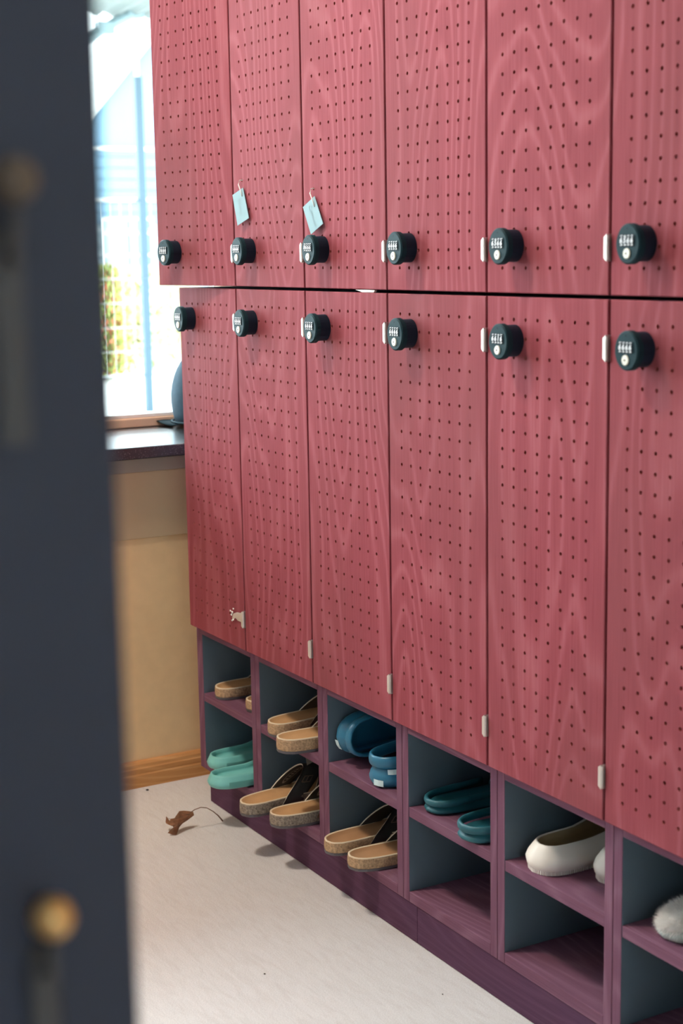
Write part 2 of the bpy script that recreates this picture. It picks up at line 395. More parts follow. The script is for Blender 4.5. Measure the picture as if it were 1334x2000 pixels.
# combination lock, origin on the door surface, front towards -y
def lock_meshes():
    out = {}
    bm = B(); disc_prism(bm, 0, .0005, .0225, .0245, -.0225, -.0003, mat=0); out['body'] = (bm, [M['lock']])
    bm = B(); disc_prism(bm, 0, 0, .0252, .0276, -.0330, -.0222, n=36, cham=.0022)
    out['face'] = (bm, [M['lockface']])
    bm = B()
    def rrect(cx, cz, w, h, r, y, n=4):
        pts = []
        for k, (sx, sz) in enumerate(((1, 1), (-1, 1), (-1, -1), (1, -1))):
            for i in range(n+1):
                a = math.pi/2*(k+i/n); pts.append((cx+sx*(w/2-r)+r*math.cos(a), y, cz+sz*(h/2-r)+r*math.sin(a)))
        return pts
    # raised bezel round the dark number window
    o_, i_ = rrect(0, .0045, .0345, .0185, .004, -.0334), rrect(0, .0045, .0320, .0163, .003, -.0334)
    ob, ib = [(x, -.0329, z) for x, y, z in o_], [(x, -.0329, z) for x, y, z in i_]
    rings(bm, [ob, o_, i_, ib], cap0=False, cap1=False)
    f = bm.faces.new([bm.verts.new((x, -.03315, z)) for x, y, z in i_]); f.material_index = 1
    out['number_window'] = (bm, [M['lockface'], M['black']])
    bm = B(); disc_prism(bm, 0, -.0128, .0071, .0071, -.0350, -.0329, n=20, cham=.0008)
    out['key_core'] = (bm, [M['key']])
    bm = B()
    disc_prism(bm, .0002, -.0128, .0015, .0015, -.0353, -.0349, n=10)
    box(bm, -.0026, .0004, -.0353, -.0349, -.0134, -.0122)
    out['keyhole'] = (bm, [M['keyhole']])
    bm = B()
    V = [bm.verts.new(p) for p in ((-.0022, -.0333, .0215), (.0022, -.0333, .0215), (0, -.0333, .0185))]; bm.faces.new(V[::-1])
    out['index_mark'] = (bm, [M['black']])
    res = {}
    for k, (bm, mats) in out.items():
        bmesh.ops.recalc_face_normals(bm, faces=bm.faces[:])
        me = bpy.data.meshes.new(k); bm.to_mesh(me); bm.free()
        for mt in mats: me.materials.append(mt)
        res[k] = me
    return res
LM = lock_meshes()
def dial_mesh(d):
    bm = B(); w = .0030; R_ = .0085
    n = 10
    # roller segment bulging towards the viewer
    ring = lambda x: [(x, -.0334-.0012*math.cos(a*1.15), .0045+.0074*math.sin(a)) for a in [-1.35+2.7*k/n for k in range(n+1)]]
    rings(bm, [ring(-w), ring(w)], cap0=False, cap1=False, closed=False)
    for k, (dd, zo, sc, sh) in enumerate(((d, .0006, 1, 0), ((d+1) % 10, .0063, .26, 0), ((d+9) % 10, -.0056, .30, 0))):
        vs, fs = text_mesh(str(dd), .0106, .0003)
        zs = [v[1] for v in vs]; xs = [v[0] for v in vs]; zc = (max(zs)+min(zs))/2; xc = (max(xs)+min(xs))/2
        put(bm, vs, fs, lambda x, y, z: ((x-xc)*1.0+(y-zc)*.15, -.03485+abs(zo)*.07, .0045+zo+(y-zc)*sc), 1)
    bmesh.ops.recalc_face_normals(bm, faces=bm.faces[:])
    me = bpy.data.meshes.new('dial'); bm.to_mesh(me); bm.free(); me.materials.append(M['black']); me.materials.append(M['digit'])
    return me
DIAL = {}
def make_lock(parent, loc, code, rotz=0):
    b = obj('combination_lock', None, None, parent, loc, (0, 0, rotz), data=LM['body'])
    for k in ('face', 'number_window', 'key_core', 'keyhole', 'index_mark'):
        obj(k, None, None, b, data=LM[k])
    for i, ch in enumerate(code):
        if ch not in DIAL: DIAL[ch] = dial_mesh(int(ch))
        obj('dial', None, None, b, (-.0108+.0072*i, 0, 0), data=DIAL[ch])
    return b
def hinge_mesh():
    bm = B()
    # knuckle plate that wraps the door edge: slim bar with sloped ends, plus barrel behind it
    pts = [(-.0030, -.0155), (-.0030, .0135), (.0030, .0180), (.0030, -.0200)]
    fr = [bm.verts.new((x, -.0062, z)) for x, z in pts]; bk = [bm.verts.new((x, .012, z)) for x, z in pts]
    bm.faces.new(fr); bm.faces.new(bk[::-1])
    for k in range(4): bm.faces.new((fr[k], bk[k], bk[(k+1) % 4], fr[(k+1) % 4]))
    tube(bm, [(.0030, -.0036, -.018), (.0030, -.0036, .016)], .0028, 8)
    for z in (-.006, .005): tube(bm, [(.0030, -.0036, z-.0006), (.0030, -.0036, z+.0006)], .0031, 8)
    bmesh.ops.recalc_face_normals(bm, faces=bm.faces[:])
    me = bpy.data.meshes.new('hinge'); bm.to_mesh(me); bm.free(); me.materials.append(M['hinge']); return me
ME_HINGE = hinge_mesh()
DEP = .455
def panel(name, parent, x0, x1, y0, y1, z0, z1, mats, outer=0, top=False):
    """carcass board: wood on its front edge (and on top where asked), inner shade tone elsewhere"""
    bm = B(); box(bm, x0, x1, y0, y1, z0, z1, .0008)
    bm.normal_update()
    for f in bm.faces:
        n = f.normal
        f.material_index = 0 if (n.y < -.5 or (top and n.z > .5) or (outer and n.x*outer > .5)) else 1
    return obj(name, bm, mats, parent)
CODE_U = ['3666', '6666', '8666', '6666', '6566', '6566']
CODE_L = ['6666', '6666', '6666', '6666', '6616', '6666']
LAB_U = ['upper red perforated locker with its door slightly ajar, beside the window',
         'upper red perforated locker second from the window, behind the smaller left hanging tag',
         'upper red perforated locker third from the window, behind the right hanging tag',
         'upper red perforated locker without tag, next to the right of the two tagged lockers',
         'upper red perforated locker fifth from the window, second from the right edge',
         'upper red perforated locker at the right edge of the photo, sixth from the window']
LAB_L = ['tall lower red locker at the window end, over the teal clogs, broken hinge',
         'tall lower red locker over two pairs of cork slides, second from the window',
         'tall lower red locker over the bright blue clogs, third from the window',
         'tall lower red locker over dark teal clogs with an empty lower cubby, fourth from window',
         'tall lower red locker over the cream clogs, fifth from the window',
         'tall lower red locker over the fluffy slipper, at the right edge of the photo']
GAP = 0.0015
LOW = []
for i in range(6):
    x = PIT*i
    # upper unit
    t = thing('upper_locker', LAB_U[i], 'locker', (x, 0, ZU0), group='row of upper lockers')
    h = ZU1-ZU0; y0 = .0205
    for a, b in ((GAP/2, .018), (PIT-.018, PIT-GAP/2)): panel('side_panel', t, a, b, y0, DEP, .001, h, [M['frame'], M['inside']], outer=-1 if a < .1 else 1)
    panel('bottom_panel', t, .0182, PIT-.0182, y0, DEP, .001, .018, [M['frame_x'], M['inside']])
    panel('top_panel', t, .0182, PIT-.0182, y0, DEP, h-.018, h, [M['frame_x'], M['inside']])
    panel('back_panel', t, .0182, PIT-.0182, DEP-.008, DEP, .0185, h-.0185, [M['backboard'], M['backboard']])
    ang = math.radians(8.6) if i == 0 else 0.0
    obj('door', None, None, t, (.2978, 0, 0), (0, 0, ang), data=ME_UP)
    lx = .0765
    lp = Vector((.2978, 0, .0710))+Matrix.Rotation(ang, 3, 'Z')@Vector((lx-.2978, 0, 0))
    make_lock(t, lp, CODE_U[i], ang)
    if i < 5 or True:
        for hz in (.0675, h-.0675): obj('hinge', None, None, t, (.2972, 0, hz), data=ME_HINGE)
    # lower unit with its shoe cubbies
    t = thing('lower_locker', LAB_L[i], 'locker', (x, 0, .0735), group='row of lower lockers'); LOW.append(t)
    Z = lambda z: z-.0735
    for a, b in ((GAP/2, .0205 if i else .030), (PIT-.0205, PIT-GAP/2)):
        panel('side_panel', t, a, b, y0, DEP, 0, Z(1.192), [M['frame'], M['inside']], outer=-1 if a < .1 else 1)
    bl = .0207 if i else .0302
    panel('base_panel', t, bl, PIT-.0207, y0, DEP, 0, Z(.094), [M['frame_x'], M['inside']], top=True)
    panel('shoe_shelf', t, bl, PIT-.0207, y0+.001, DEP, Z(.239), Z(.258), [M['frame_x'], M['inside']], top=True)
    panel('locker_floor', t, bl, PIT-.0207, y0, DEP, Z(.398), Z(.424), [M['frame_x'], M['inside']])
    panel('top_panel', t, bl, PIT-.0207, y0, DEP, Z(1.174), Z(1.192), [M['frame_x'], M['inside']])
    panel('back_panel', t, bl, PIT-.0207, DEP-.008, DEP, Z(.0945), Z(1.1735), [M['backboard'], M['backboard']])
    d = obj('door', None, None, t, (.2978, 0, Z(ZL0)), data=ME_LOW)
    if i == 0: d.scale = (.965, 1, 1)
    make_lock(t, (lx, 0, Z(1.1255)), CODE_L[i])
    obj('hinge', None, None, t, (.2972, 0, Z(1.125)), data=ME_HINGE)
    obj('hinge', None, None, t, (.2972, 0, Z(.491)), data=ME_HINGE)
# the torn hinge leaf on the first lower door
bm = B()
V = [(.292, .011), (.268, .009), (.255, .004), (.250, -.006), (.256, -.008), (.262, -.004), (.270, -.009), (.292, -.009)]
fr = [bm.verts.new((x-.000, -.0022-.004*max(0, (.27-x)/.02), z)) for x, z in V]; bk = [bm.verts.new((x, -.0012-.004*max(0, (.27-x)/.02), z)) for x, z in V]
bm.faces.new(fr[::-1]); bm.faces.new(bk)
for k in range(len(V)): bm.faces.new((fr[k], bk[k], bk[(k+1) % 8], fr[(k+1) % 8]))
bmesh.ops.recalc_face_normals(bm, faces=bm.faces[:])
o = obj('hinge_leaf', bm, M['hinge'], LOW[0], (0, 0, .491-.0735)); o['label'] = 'bent steel hinge leaf torn off the door'
bm = B()
for (x, z, r) in ((.243, .004, .004), (.238, -.002, .003), (.246, -.011, .0035), (.234, .006, .002), (.249, .013, .002), (.241, -.014, .0025)):
    V_ = [bm.verts.new((x+r*math.cos(a+z*900)*(1.6 if q_ % 2 else .5), -.0004-.0022*(q_ % 2), z+r*math.sin(a+z*900)*(1.2 if q_ % 2 else .6))) for q_, a in enumerate([k_*math.pi/3 for k_ in range(6)])]; c_ = bm.verts.new((x, -.0035, z)); [bm.faces.new((V_[k_], V_[(k_+1) % 6], c_)) for k_ in range(6)]
o = obj('splinter', bm, M['paper'], LOW[0], (0, 0, .491-.0735)); o['label'] = 'pale splintered wood round the torn hinge'; o['kind'] = 'stuff'

# plinth boards under the lockers
for k, (x0, x1, lab) in enumerate(((.047, .9445, 'dark plum kick board under the lockers at the window end'), (.9455, 1.80, 'dark plum kick board under the lockers in the right foreground'))):
    t = thing('kick_board', lab, 'kick board', (x0, .022, 0), group='kick boards')
    L_ = x1-x0
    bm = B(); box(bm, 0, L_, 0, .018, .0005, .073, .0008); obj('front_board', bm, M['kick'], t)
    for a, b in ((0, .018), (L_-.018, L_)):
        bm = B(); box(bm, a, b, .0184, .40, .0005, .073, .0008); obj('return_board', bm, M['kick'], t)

# ------------------------------------------------------------------ tags and paper scrap on the doors
def door_tag(label, cs, hole, hook, word, wsize):
    t = thing('hanging_tag', label, 'tag', (hook[0], -.001, hook[1]), group='name tags on the upper lockers')
    O = Vector((hook[0], -.001, hook[1]))
    W = lambda x, y, z: Vector((x, y, z))-O
    yb = (-.003, -.008, -.011, -.006)
    bm = B()
    fr = [bm.verts.new(W(x, y, z)) for (x, z), y in zip(cs, yb)]; bk = [bm.verts.new(W(x, y+.0008, z)) for (x, z), y in zip(cs, yb)]
    bm.faces.new(fr[::-1]); bm.faces.new(bk)
    for k in range(4): bm.faces.new((fr[k], fr[(k+1) % 4], bk[(k+1) % 4], bk[k]))
    bmesh.ops.recalc_face_normals(bm, faces=bm.faces[:])
    card = obj('card', bm, M['tag'], t)
    a = Vector((cs[0][0], yb[0], cs[0][1])); b = Vector((cs[1][0], yb[1], cs[1][1])); c = Vector((cs[2][0], yb[2], cs[2][1]))
    down = (c-b).normalized(); right = (a-b).normalized(); nrm = -(right.cross(down)).normalized()
    if nrm.y > 0: nrm = -nrm
    hp = Vector((hole[0], 0, hole[1])); tt = (hp-b).dot(right); ss = (hp-b).dot(down)
    hp = b+right*tt+down*max(ss, .004)+nrm*.0005
    bm = B(); n = 10
    bm.faces.new([bm.verts.new(hp-O+right*.0014*math.cos(2*math.pi*k/n)+down*.0014*math.sin(2*math.pi*k/n)) for k in range(n)])
    obj('eyelet', bm, M['black'], card)
    # the handwriting runs down the card
    vs, fs = text_mesh(word, wsize)
    mid = b+(c-b)*.50+right*((a-b).length*.40)
    bm = B(); put(bm, vs, fs, lambda x, y, z: mid-O+down*x*1.15+right*y+nrm*.0005)
    obj('handwriting', bm, M['ink'], card)
    bm = B()
    tube(bm, [hp-O, (hp-O)*.7+Vector((-.002, -.002, .001)), Vector((-.005, -.005, -.008)), Vector((-.002, -.004, 0)), Vector((.002, .004, .001))], .0011, 6)
    obj('string', bm, M['string'], t, smooth=True)
door_tag('smaller left hanging tag with handwriting on pale card, on the second upper locker', [(.353, 1.396), (.314, 1.383), (.340, 1.321), (.382, 1.335)], (.350, 1.381), (.3443, 1.4107), 'Sonia', .014)
door_tag('right hanging tag with handwriting on pale card, on the third upper locker above its lock', [(.651, 1.368), (.614, 1.349), (.649, 1.298), (.687, 1.317)], (.650, 1.351), (.6445, 1.3817), 'Camion', .0125)
bm = B()
P = [(.790, 1.1975), (.822, 1.1978), (.857, 1.1972), (.852, 1.1932), (.835, 1.1935), (.812, 1.1932)]
fr = [bm.verts.new((x, .001+.0006*(k % 2), z)) for k, (x, z) in enumerate(P)]; bk = [bm.verts.new((x, .006, z-.0002)) for x, z in P]
bm.faces.new(fr); bm.faces.new(bk[::-1])
for k in range(6): bm.faces.new((fr[k], bk[k], bk[(k+1) % 6], fr[(k+1) % 6]))
bmesh.ops.recalc_face_normals(bm, faces=bm.faces[:])
tag(obj('paper_scrap', bm, M['paper']), 'torn white paper scrap wedged in the gap between upper and lower doors', 'paper')

# ------------------------------------------------------------------ shoes
PROF = [(0, 0), (.012, .0125), (.035, .0210), (.08, .0282), (.15, .0322), (.25, .0335), (.38, .0330), (.50, .0350), (.62, .0400), (.73, .0435), (.82, .0420), (.90, .0345), (.96, .0225), (.99, .0105), (1, 0)]
def half(t):
    for (a, p), (b, q) in zip(PROF, PROF[1:]):
        if t <= b:
            f = (t-a)/(b-a)
            return p+(q-p)*f
    return 0
NS = 26
TS = [.5-.5*math.cos(math.pi*k/NS) for k in range(NS+1)]
class Foot:
    """closed outline: right side heel->toe, then left side toe->heel; heel at y=0, toe towards +y"""
    def __init__(s, L=.25, wk=1.0, bend=.006):
        s.L, s.wk, s.bend = L, wk, bend
        s.pts = [(s.c(t)+half(t)*wk, t*L) for t in TS]+[(s.c(t)-half(t)*wk, t*L) for t in TS[-2:0:-1]]
        n = len(s.pts); s.nrm = []
        for i in range(n):
            a, b = s.pts[i-1], s.pts[(i+1) % n]; d = Vector((b[0]-a[0], b[1]-a[1])); d.normalize()
            s.nrm.append((d.y, -d.x))
    def c(s, t): return s.bend*math.sin(math.pi*min(1, max(0, t))*1.0-.4)*1.0+s.bend*.39
    def ring(s, off, z):
        zf = z if callable(z) else (lambda y: z)
        return [(p[0]+n[0]*off, p[1]+n[1]*off, zf(p[1])) for p, n in zip(s.pts, s.nrm)]
    def fill(s, bm, V, mat=0, flip=False):
        n = len(V)
        for k in range(NS):
            a, b = V[k], V[k+1]; c, d = V[(n-k-1) % n], V[(n-k) % n]
            vs = []
            for v in (a, b, c, d):
                if v not in vs: vs.append(v)
            if len(vs) > 2:
                f = bm.faces.new(vs[::-1] if flip else vs); f.material_index = mat
    def shell(s, bm, spec, mats=None, bottom=True, top=True, tm=0):
        R_ = [s.ring(o, z) for o, z in spec]
        V = rings(bm, R_, cap0=False, cap1=False)
        n = len(V[0]); 
        if mats:
            bm.faces.ensure_lookup_table(); fs = bm.faces[-(len(R_)-1)*n:]
            for k, f in enumerate(fs): f.material_index = mats[k//n]
        if bottom: s.fill(bm, V[0], 0, True)
        if top: s.fill(bm, V[-1], tm)
        return V
def arch(foot, y0, y1, lean, H, z0, thick, wadd=.001, pw=.8, n=7, m=16):
    """a strap: returns surface function S(u, v, inset), u across 0..1 (right to left), v heelward..toeward 0..1"""
    def Sf(u, v, ins=0.0):
        a = math.pi*u; s_ = max(0.0, math.sin(a))**pw
        y = y0+(y1-y0)*v+lean*math.sin(a)
        yb = y0+(y1-y0)*v
        t = min(.985, yb/foot.L)
        h = H(v) if callable(H) else H
        wd = half(t)*foot.wk+wadd-ins
        return Vector((foot.c(t)+wd*math.cos(a), y, z0+(h-ins)*s_))
    return Sf
def arch_mesh(bm, Sf, thick, n=6, m=18, mo=0, mi=0, me_=1, u0=0, u1=1):
    G = [[[bm.verts.new(Sf(u0+(u1-u0)*i/m, j/n, ins)) for j in range(n+1)] for i in range(m+1)] for ins in (0, thick)]
    for L_, fl, mt in ((G[0], False, mo), (G[1], True, mi)):
        for i in range(m):
            for j in range(n):
                q = [L_[i][j], L_[i+1][j], L_[i+1][j+1], L_[i][j+1]]
                f = bm.faces.new(q[::-1] if fl else q); f.material_index = mt
    for j in (0, n):
        for i in range(m):
            f = bm.faces.new((G[0][i][j], G[0][i+1][j], G[1][i+1][j], G[1][i][j])); f.material_index = me_
    for i in (0, m):
        for j in range(n):
            f = bm.faces.new((G[0][i][j], G[0][i][j+1], G[1][i][j+1], G[1][i][j])); f.material_index = me_
def sandal(label, loc, rz, strapmat, cork='cork', bed='footbed', L=.25, group=None, mirror=1, H=.056, stamp=False, h=.0265, lift=0, flap=False, outer=None):
    t = thing('cork_sandal', label, 'sandal', loc, (0, 0, rz), group)
    ft = Foot(L, 1.0, .006*mirror)
    bm = B(); ft.shell(bm, [(-.002, 0), (0, .0012), (0, .0058)]); obj('outsole', bm, M['outsole'], t)
    bm = B(); ft.shell(bm, [(-.0006, .006), (.0004, .009), (.0002, h-.004), (-.0006, h-.001)], top=False); obj('cork_sole', bm, M[cork], t, smooth=False)
    dip = lambda z: (lambda y: z+.005*max(0, (y/L-.35))**1.0*.6)
    bm = B(); ft.shell(bm, [(-.0006, h-.0008), (-.0008, h+.0012), (-.0028, h+.0016), (-.0045, h+.0003), (-.010, h-.0035), (-.016, h-.0045)], mats=[0, 0, 0, 1, 1], bottom=False, tm=1)
    obj('footbed', bm, [M['rim'], M[bed]], t, smooth=True)
    Sf = arch(ft, .082*L/.25, .130*L/.25, .070, lambda v: H*(1-.12*v), h-.014, .003)
    bm = B(); arch_mesh(bm, Sf, .0028, mi=2); s1 = obj('instep_strap', bm, [M[outer or strapmat], M['strapedge'], M[strapmat]], t, smooth=True)
    Sg = arch(ft, .152*L/.25, .190*L/.25, .030, lambda v: H*.72*(1-.3*v), h-.014, .003)
    bm = B(); arch_mesh(bm, Sg, .0028); obj('toe_strap', bm, [M[strapmat], M['strapedge']], t, smooth=True)
    # buckle on the outer side of the instep strap
    bm = B()
    for (u, v) in ((.20, .5),):
        c = Sf(u, v, -.002); du = (Sf(u+.04, v, -.002)-c).normalized(); dv = (Sf(u, v+.2, -.002)-c).normalized()
        fr_ = [c+du*a+dv*b for a, b in ((-.008, -.010), (.008, -.010), (.008, .010), (-.008, .010), (-.008, -.010))]
        tube(bm, fr_, .0012, 6); tube(bm, [c-du*.008, c+du*.006], .0009, 5)
    obj('buckle', bm, M['bronze'], s1)
    if stamp:
        bm = B(); n = 22
        P_ = lambda r, a: Sf(.80+.115*r*math.sin(a)*1.0, .42+.20*r*math.cos(a), .0034)
        V1 = [bm.verts.new(P_(1, 2*math.pi*k/n)) for k in range(n)]; V2 = [bm.verts.new(P_(.84, 2*math.pi*k/n)) for k in range(n)]
        for k in range(n): bm.faces.new((V1[k], V1[(k+1) % n], V2[(k+1) % n], V2[k]))
        for q in range(5):
            u = .80-.066+.033*q
            p = [Sf(u+du_, .42+dv_, .0034) for du_, dv_ in ((-.008, -.07), (.008, -.05), (.008, .06), (-.008, .07))]
            bm.faces.new([bm.verts.new(a) for a in p])
        obj('stamp_mark', bm, M['stamp'], s1)
    if flap:
        bm = B(); n = 8
        base = [Sf(.42, 0, -.001)+Vector((.016-.05*k/n, .004+.02*k/n, .006+.030*math.sin(1.7*k/n))) for k in range(n+1)]
        A_ = [bm.verts.new(p+Vector((0, -.004, -.002))) for p in base]; B_ = [bm.verts.new(p+Vector((.004, .014, .006))) for p in base]
        for k in range(n): bm.faces.new((A_[k], A_[k+1], B_[k+1], B_[k]))
        r_ = bmesh.ops.solidify(bm, geom=bm.faces[:], thickness=.002)
        obj('strap_end', bm, M['strapedge'], s1, smooth=True)
    return t
def clog(label, loc, rot, mat, inner=None, L=.25, wk=1.12, hh=.045, bulge=.005, lean=-.006, name='foam_clog', cat='clog', group=None,
         vamp0=.115, Hv=.050, ribs=False, tread=False, strap=False, patch=False, sh=.0115, mirror=1, sole=None, rimmat=None):
    t = thing(name, label, cat, loc, rot, group)
    ft = Foot(L, wk, .006*mirror); inner = inner or mat
    y1 = vamp0*L/.25
    def hz(f):
        def fn(y):
            k = min(1, max(0, (y-y1*.55)/(y1*.45)))
            k = k*k*(3-2*k)
            return f*(hh*(1-k)+(hh+.012*(1 if strap is False else .3))*k) if y < y1 else f*(hh+.012*(1 if strap is False else .3))*(1-.45*min(1, (y-y1)/(L-y1)))
        return fn
    bm = B()
    spec = [(-.007, hz(0)), (-.001, hz(.06)), (bulge*.7, hz(.22)), (bulge, hz(.42)), (bulge*.4, hz(.65)), (lean*.55, hz(.88)), (lean, hz(.985)), (lean-.0018, hz(1.0)), (lean-.0045, hz(.97)), (lean-.004, hz(.7)), (-.008, lambda y: .019), (-.014, lambda y: .016)]
    ft.shell(bm, spec, mats=[0]*6+[1, 1]+[2, 2, 2], tm=2)
    obj('shell', bm, [M[mat], M[rimmat or mat], M[inner]], t, smooth=True)
    bm = B()
    yN = L*.985; zb = hh*.62
    Sf = arch(ft, y1, yN, .0, lambda v: (hh+Hv-zb)*(1-.75*v**1.3)*max(.12, 1-v**6*.6), zb, .004, wadd=-.002, pw=.75)
    def Sv(u, v, ins=0.0):
        p = Sf(u, v, ins); p.y += .030*math.sin(math.pi*u)*(1-v); return p
    arch_mesh(bm, Sv, .004, n=12, m=20, mo=0, mi=1, me_=2); obj('upper', bm, [M[mat], M[inner], M[rimmat or mat]], t, smooth=True)
    n_ = len(ft.pts)
    if ribs:
        bm = B(); nn = 120
        for k in range(nn):
            tt = .10+.75*k/nn
            for sgn in (1, -1):
                x = ft.c(tt)+sgn*(half(tt)*wk+bulge+.0002); y = tt*L
                box(bm, x-.0006, x+.0006, y-.0004, y+.0004, hh*.20, hh*.62)
        o = obj('side_ribs', bm, M[mat], t); o['kind'] = 'stuff'
    if tread:
        bm = B()
        for k in range(0, n_):
            p, nn = ft.pts[k], ft.nrm[k]
            q = ft.pts[(k+1) % n_]
            for f in (0, .33, .66):
                x = p[0]+(q[0]-p[0])*f+nn[0]*.0012; y = p[1]+(q[1]-p[1])*f+nn[1]*.0012
                box(bm, x-.0016, x+.0016, y-.0012, y+.0012, .0004, .0065+.002*((k+int(f*3)) % 2))
        o = obj('tread_edge', bm, M[sole or mat], t); o['kind'] = 'stuff'
    if strap:
        idx = [k for k in range(n_) if ft.pts[k][1] < y1*1.02]
        right = sorted([k for k in idx if k <= NS], key=lambda k: -ft.pts[k][1]); left = sorted([k for k in idx if k > NS], key=lambda k: ft.pts[k][1])
        path = right+left
        bm = B(); rs = []
        for k in path:
            p, nn = ft.pts[k], ft.nrm[k]; base = Vector((p[0], p[1], 0)); nv = Vector((nn[0], nn[1], 0))
            zc = hh+sh*.87+sh*min(1, p[1]/y1)
            rs.append([base+nv*(.001+.0045*math.cos(2*math.pi*j/10))+Vector((0, 0, zc+sh*math.sin(2*math.pi*j/10))) for j in range(10)])
        rings(bm, rs); bmesh.ops.recalc_face_normals(bm, faces=bm.faces[:]); hs = obj('heel_strap', bm, M[mat], t, smooth=True)
        if patch:
            for (ks, z0, z1, off, nm) in (((4, 5, 6, 7), hh*.72, hh*.96, .0052, 'patch'), ((1, 2, 3), hh*.12, hh*.42, .0058, 'patch')):
                bm = B(); 
                if nm == 'patch':
                    A_ = [bm.verts.new((ft.pts[k][0]+ft.nrm[k][0]*(off+(0 if z0 < hh*.5 else -.0015)), ft.pts[k][1]+ft.nrm[k][1]*off, z0)) for k in ks]
                    B_ = [bm.verts.new((ft.pts[k][0]+ft.nrm[k][0]*(off-(.0 if z0 < hh*.5 else .0035)), ft.pts[k][1]+ft.nrm[k][1]*off, z1)) for k in ks]
                    for a in range(len(ks)-1): bm.faces.new((A_[a], A_[a+1], B_[a+1], B_[a]))
                o = obj('patch', bm, M['ice'], t); o['label'] = 'pale reflective patch'
    return t
SH, BS = .2583, .0943
# first cubby
G1 = 'cork slides in the first upper cubby'
sandal('pale cork slide standing alone at the left of the first upper cubby', (.090, .024, SH), -.03, 'brownstrap', L=.24, group=G1, mirror=-1, H=.045)
sandal('cork slide half hidden behind the first divider, right of its mate', (.222, .038, SH), .02, 'brownstrap', L=.24, group=G1, H=.045)
G2 = 'mint teal clogs in the first lower cubby'
clog('mint teal clog at the rear left of the first lower cubby', (.089, .004, BS), (0, 0, -.03), 'teal', L=.26, hh=.031, vamp0=.165, lean=-.003, group=G2, ribs=True, mirror=-1)
clog('mint teal clog in front with ribbed side, heel over the kick board', (.209, -.050, BS), (0, 0, .03), 'teal', L=.26, hh=.031, vamp0=.165, lean=-.003, group=G2, ribs=True)
# second cubby
G3 = 'tan cork sandals in the second upper cubby'
sandal('tan cork sandal at the left of the second upper cubby', (.408, -.002, SH), .04, 'brownstrap', L=.25, group=G3, mirror=-1, h=.030)
sandal('tan cork sandal in front right in the second upper cubby', (.512, -.036, SH), .02, 'tanstrap', L=.25, group=G3, h=.030)
G4 = 'black strapped cork sandals in the second lower cubby'
sandal('black strapped sandal with orange tan footbed at left in the second lower cubby', (.402, -.070, BS), .06, 'blackstrap', cork='cork_grey', L=.26, group=G4, mirror=-1, stamp=True, H=.068, h=.0285, flap=True)
sandal('black strapped sandal with tan side strap at right in the second lower cubby', (.492, -.046, BS), .02, 'blackstrap', cork='cork_grey', bed='footbed', L=.26, group=G4, stamp=True, H=.068, h=.0285, outer='tanstrap')
# third cubby
G5 = 'bright blue clogs in the third upper cubby'
clog('bright blue clog lying on its side at the left of the third upper cubby', (.628, .034, SH+.0545), (0, math.radians(86), .02), 'blue', L=.25, hh=.040, group=G5, strap=True, patch=True, mirror=-1)
clog('bright blue clog standing upright with folded heel strap and pale patch', (.790, .026, SH), (0, 0, .02), 'blue', L=.25, hh=.040, group=G5, strap=True, patch=True)
G6 = 'black strapped cork sandals in the third lower cubby'
sandal('brown bed cork sandal at left in the third lower cubby', (.680, -.022, BS), -.03, 'blackstrap', L=.26, bed='footbed_d', group=G6, mirror=-1, H=.06)
sandal('brown bed cork sandal at right in the third lower cubby', (.772, -.022, BS), -.02, 'blackstrap', L=.26, bed='footbed_d', group=G6, H=.06)
# fourth cubby
G7 = 'deep teal clogs in the fourth upper cubby'
clog('deep teal clog far back at the left of the fourth upper cubby', (.964, .036, SH), (0, 0, -.12), 'deepteal', L=.24, wk=1.0, hh=.015, vamp0=.15, group=G7, strap=True, sh=.0065, mirror=-1)
clog('deep teal clog at the right of the fourth upper cubby', (1.112, .012, SH), (0, 0, 0), 'deepteal', L=.25, hh=.017, vamp0=.15, group=G7, strap=True, sh=.0075)
# fifth cubby
G8 = 'cream clogs in the fifth upper cubby'
clog('large cream clog with jagged tread in the fifth upper cubby', (1.286, .032, SH), (0, 0, -.04), 'cream', inner='creamin', L=.27, wk=1.2, hh=.047, vamp0=.15, bulge=.007, lean=-.009, group=G8, tread=True, mirror=-1)
clog('cream clog half hidden behind the fifth divider', (1.376, .098, SH), (0, 0, -.10), 'cream', inner='creamin', L=.27, wk=1.12, hh=.050, vamp0=.15, bulge=.007, lean=-.009, group=G8, tread=True)
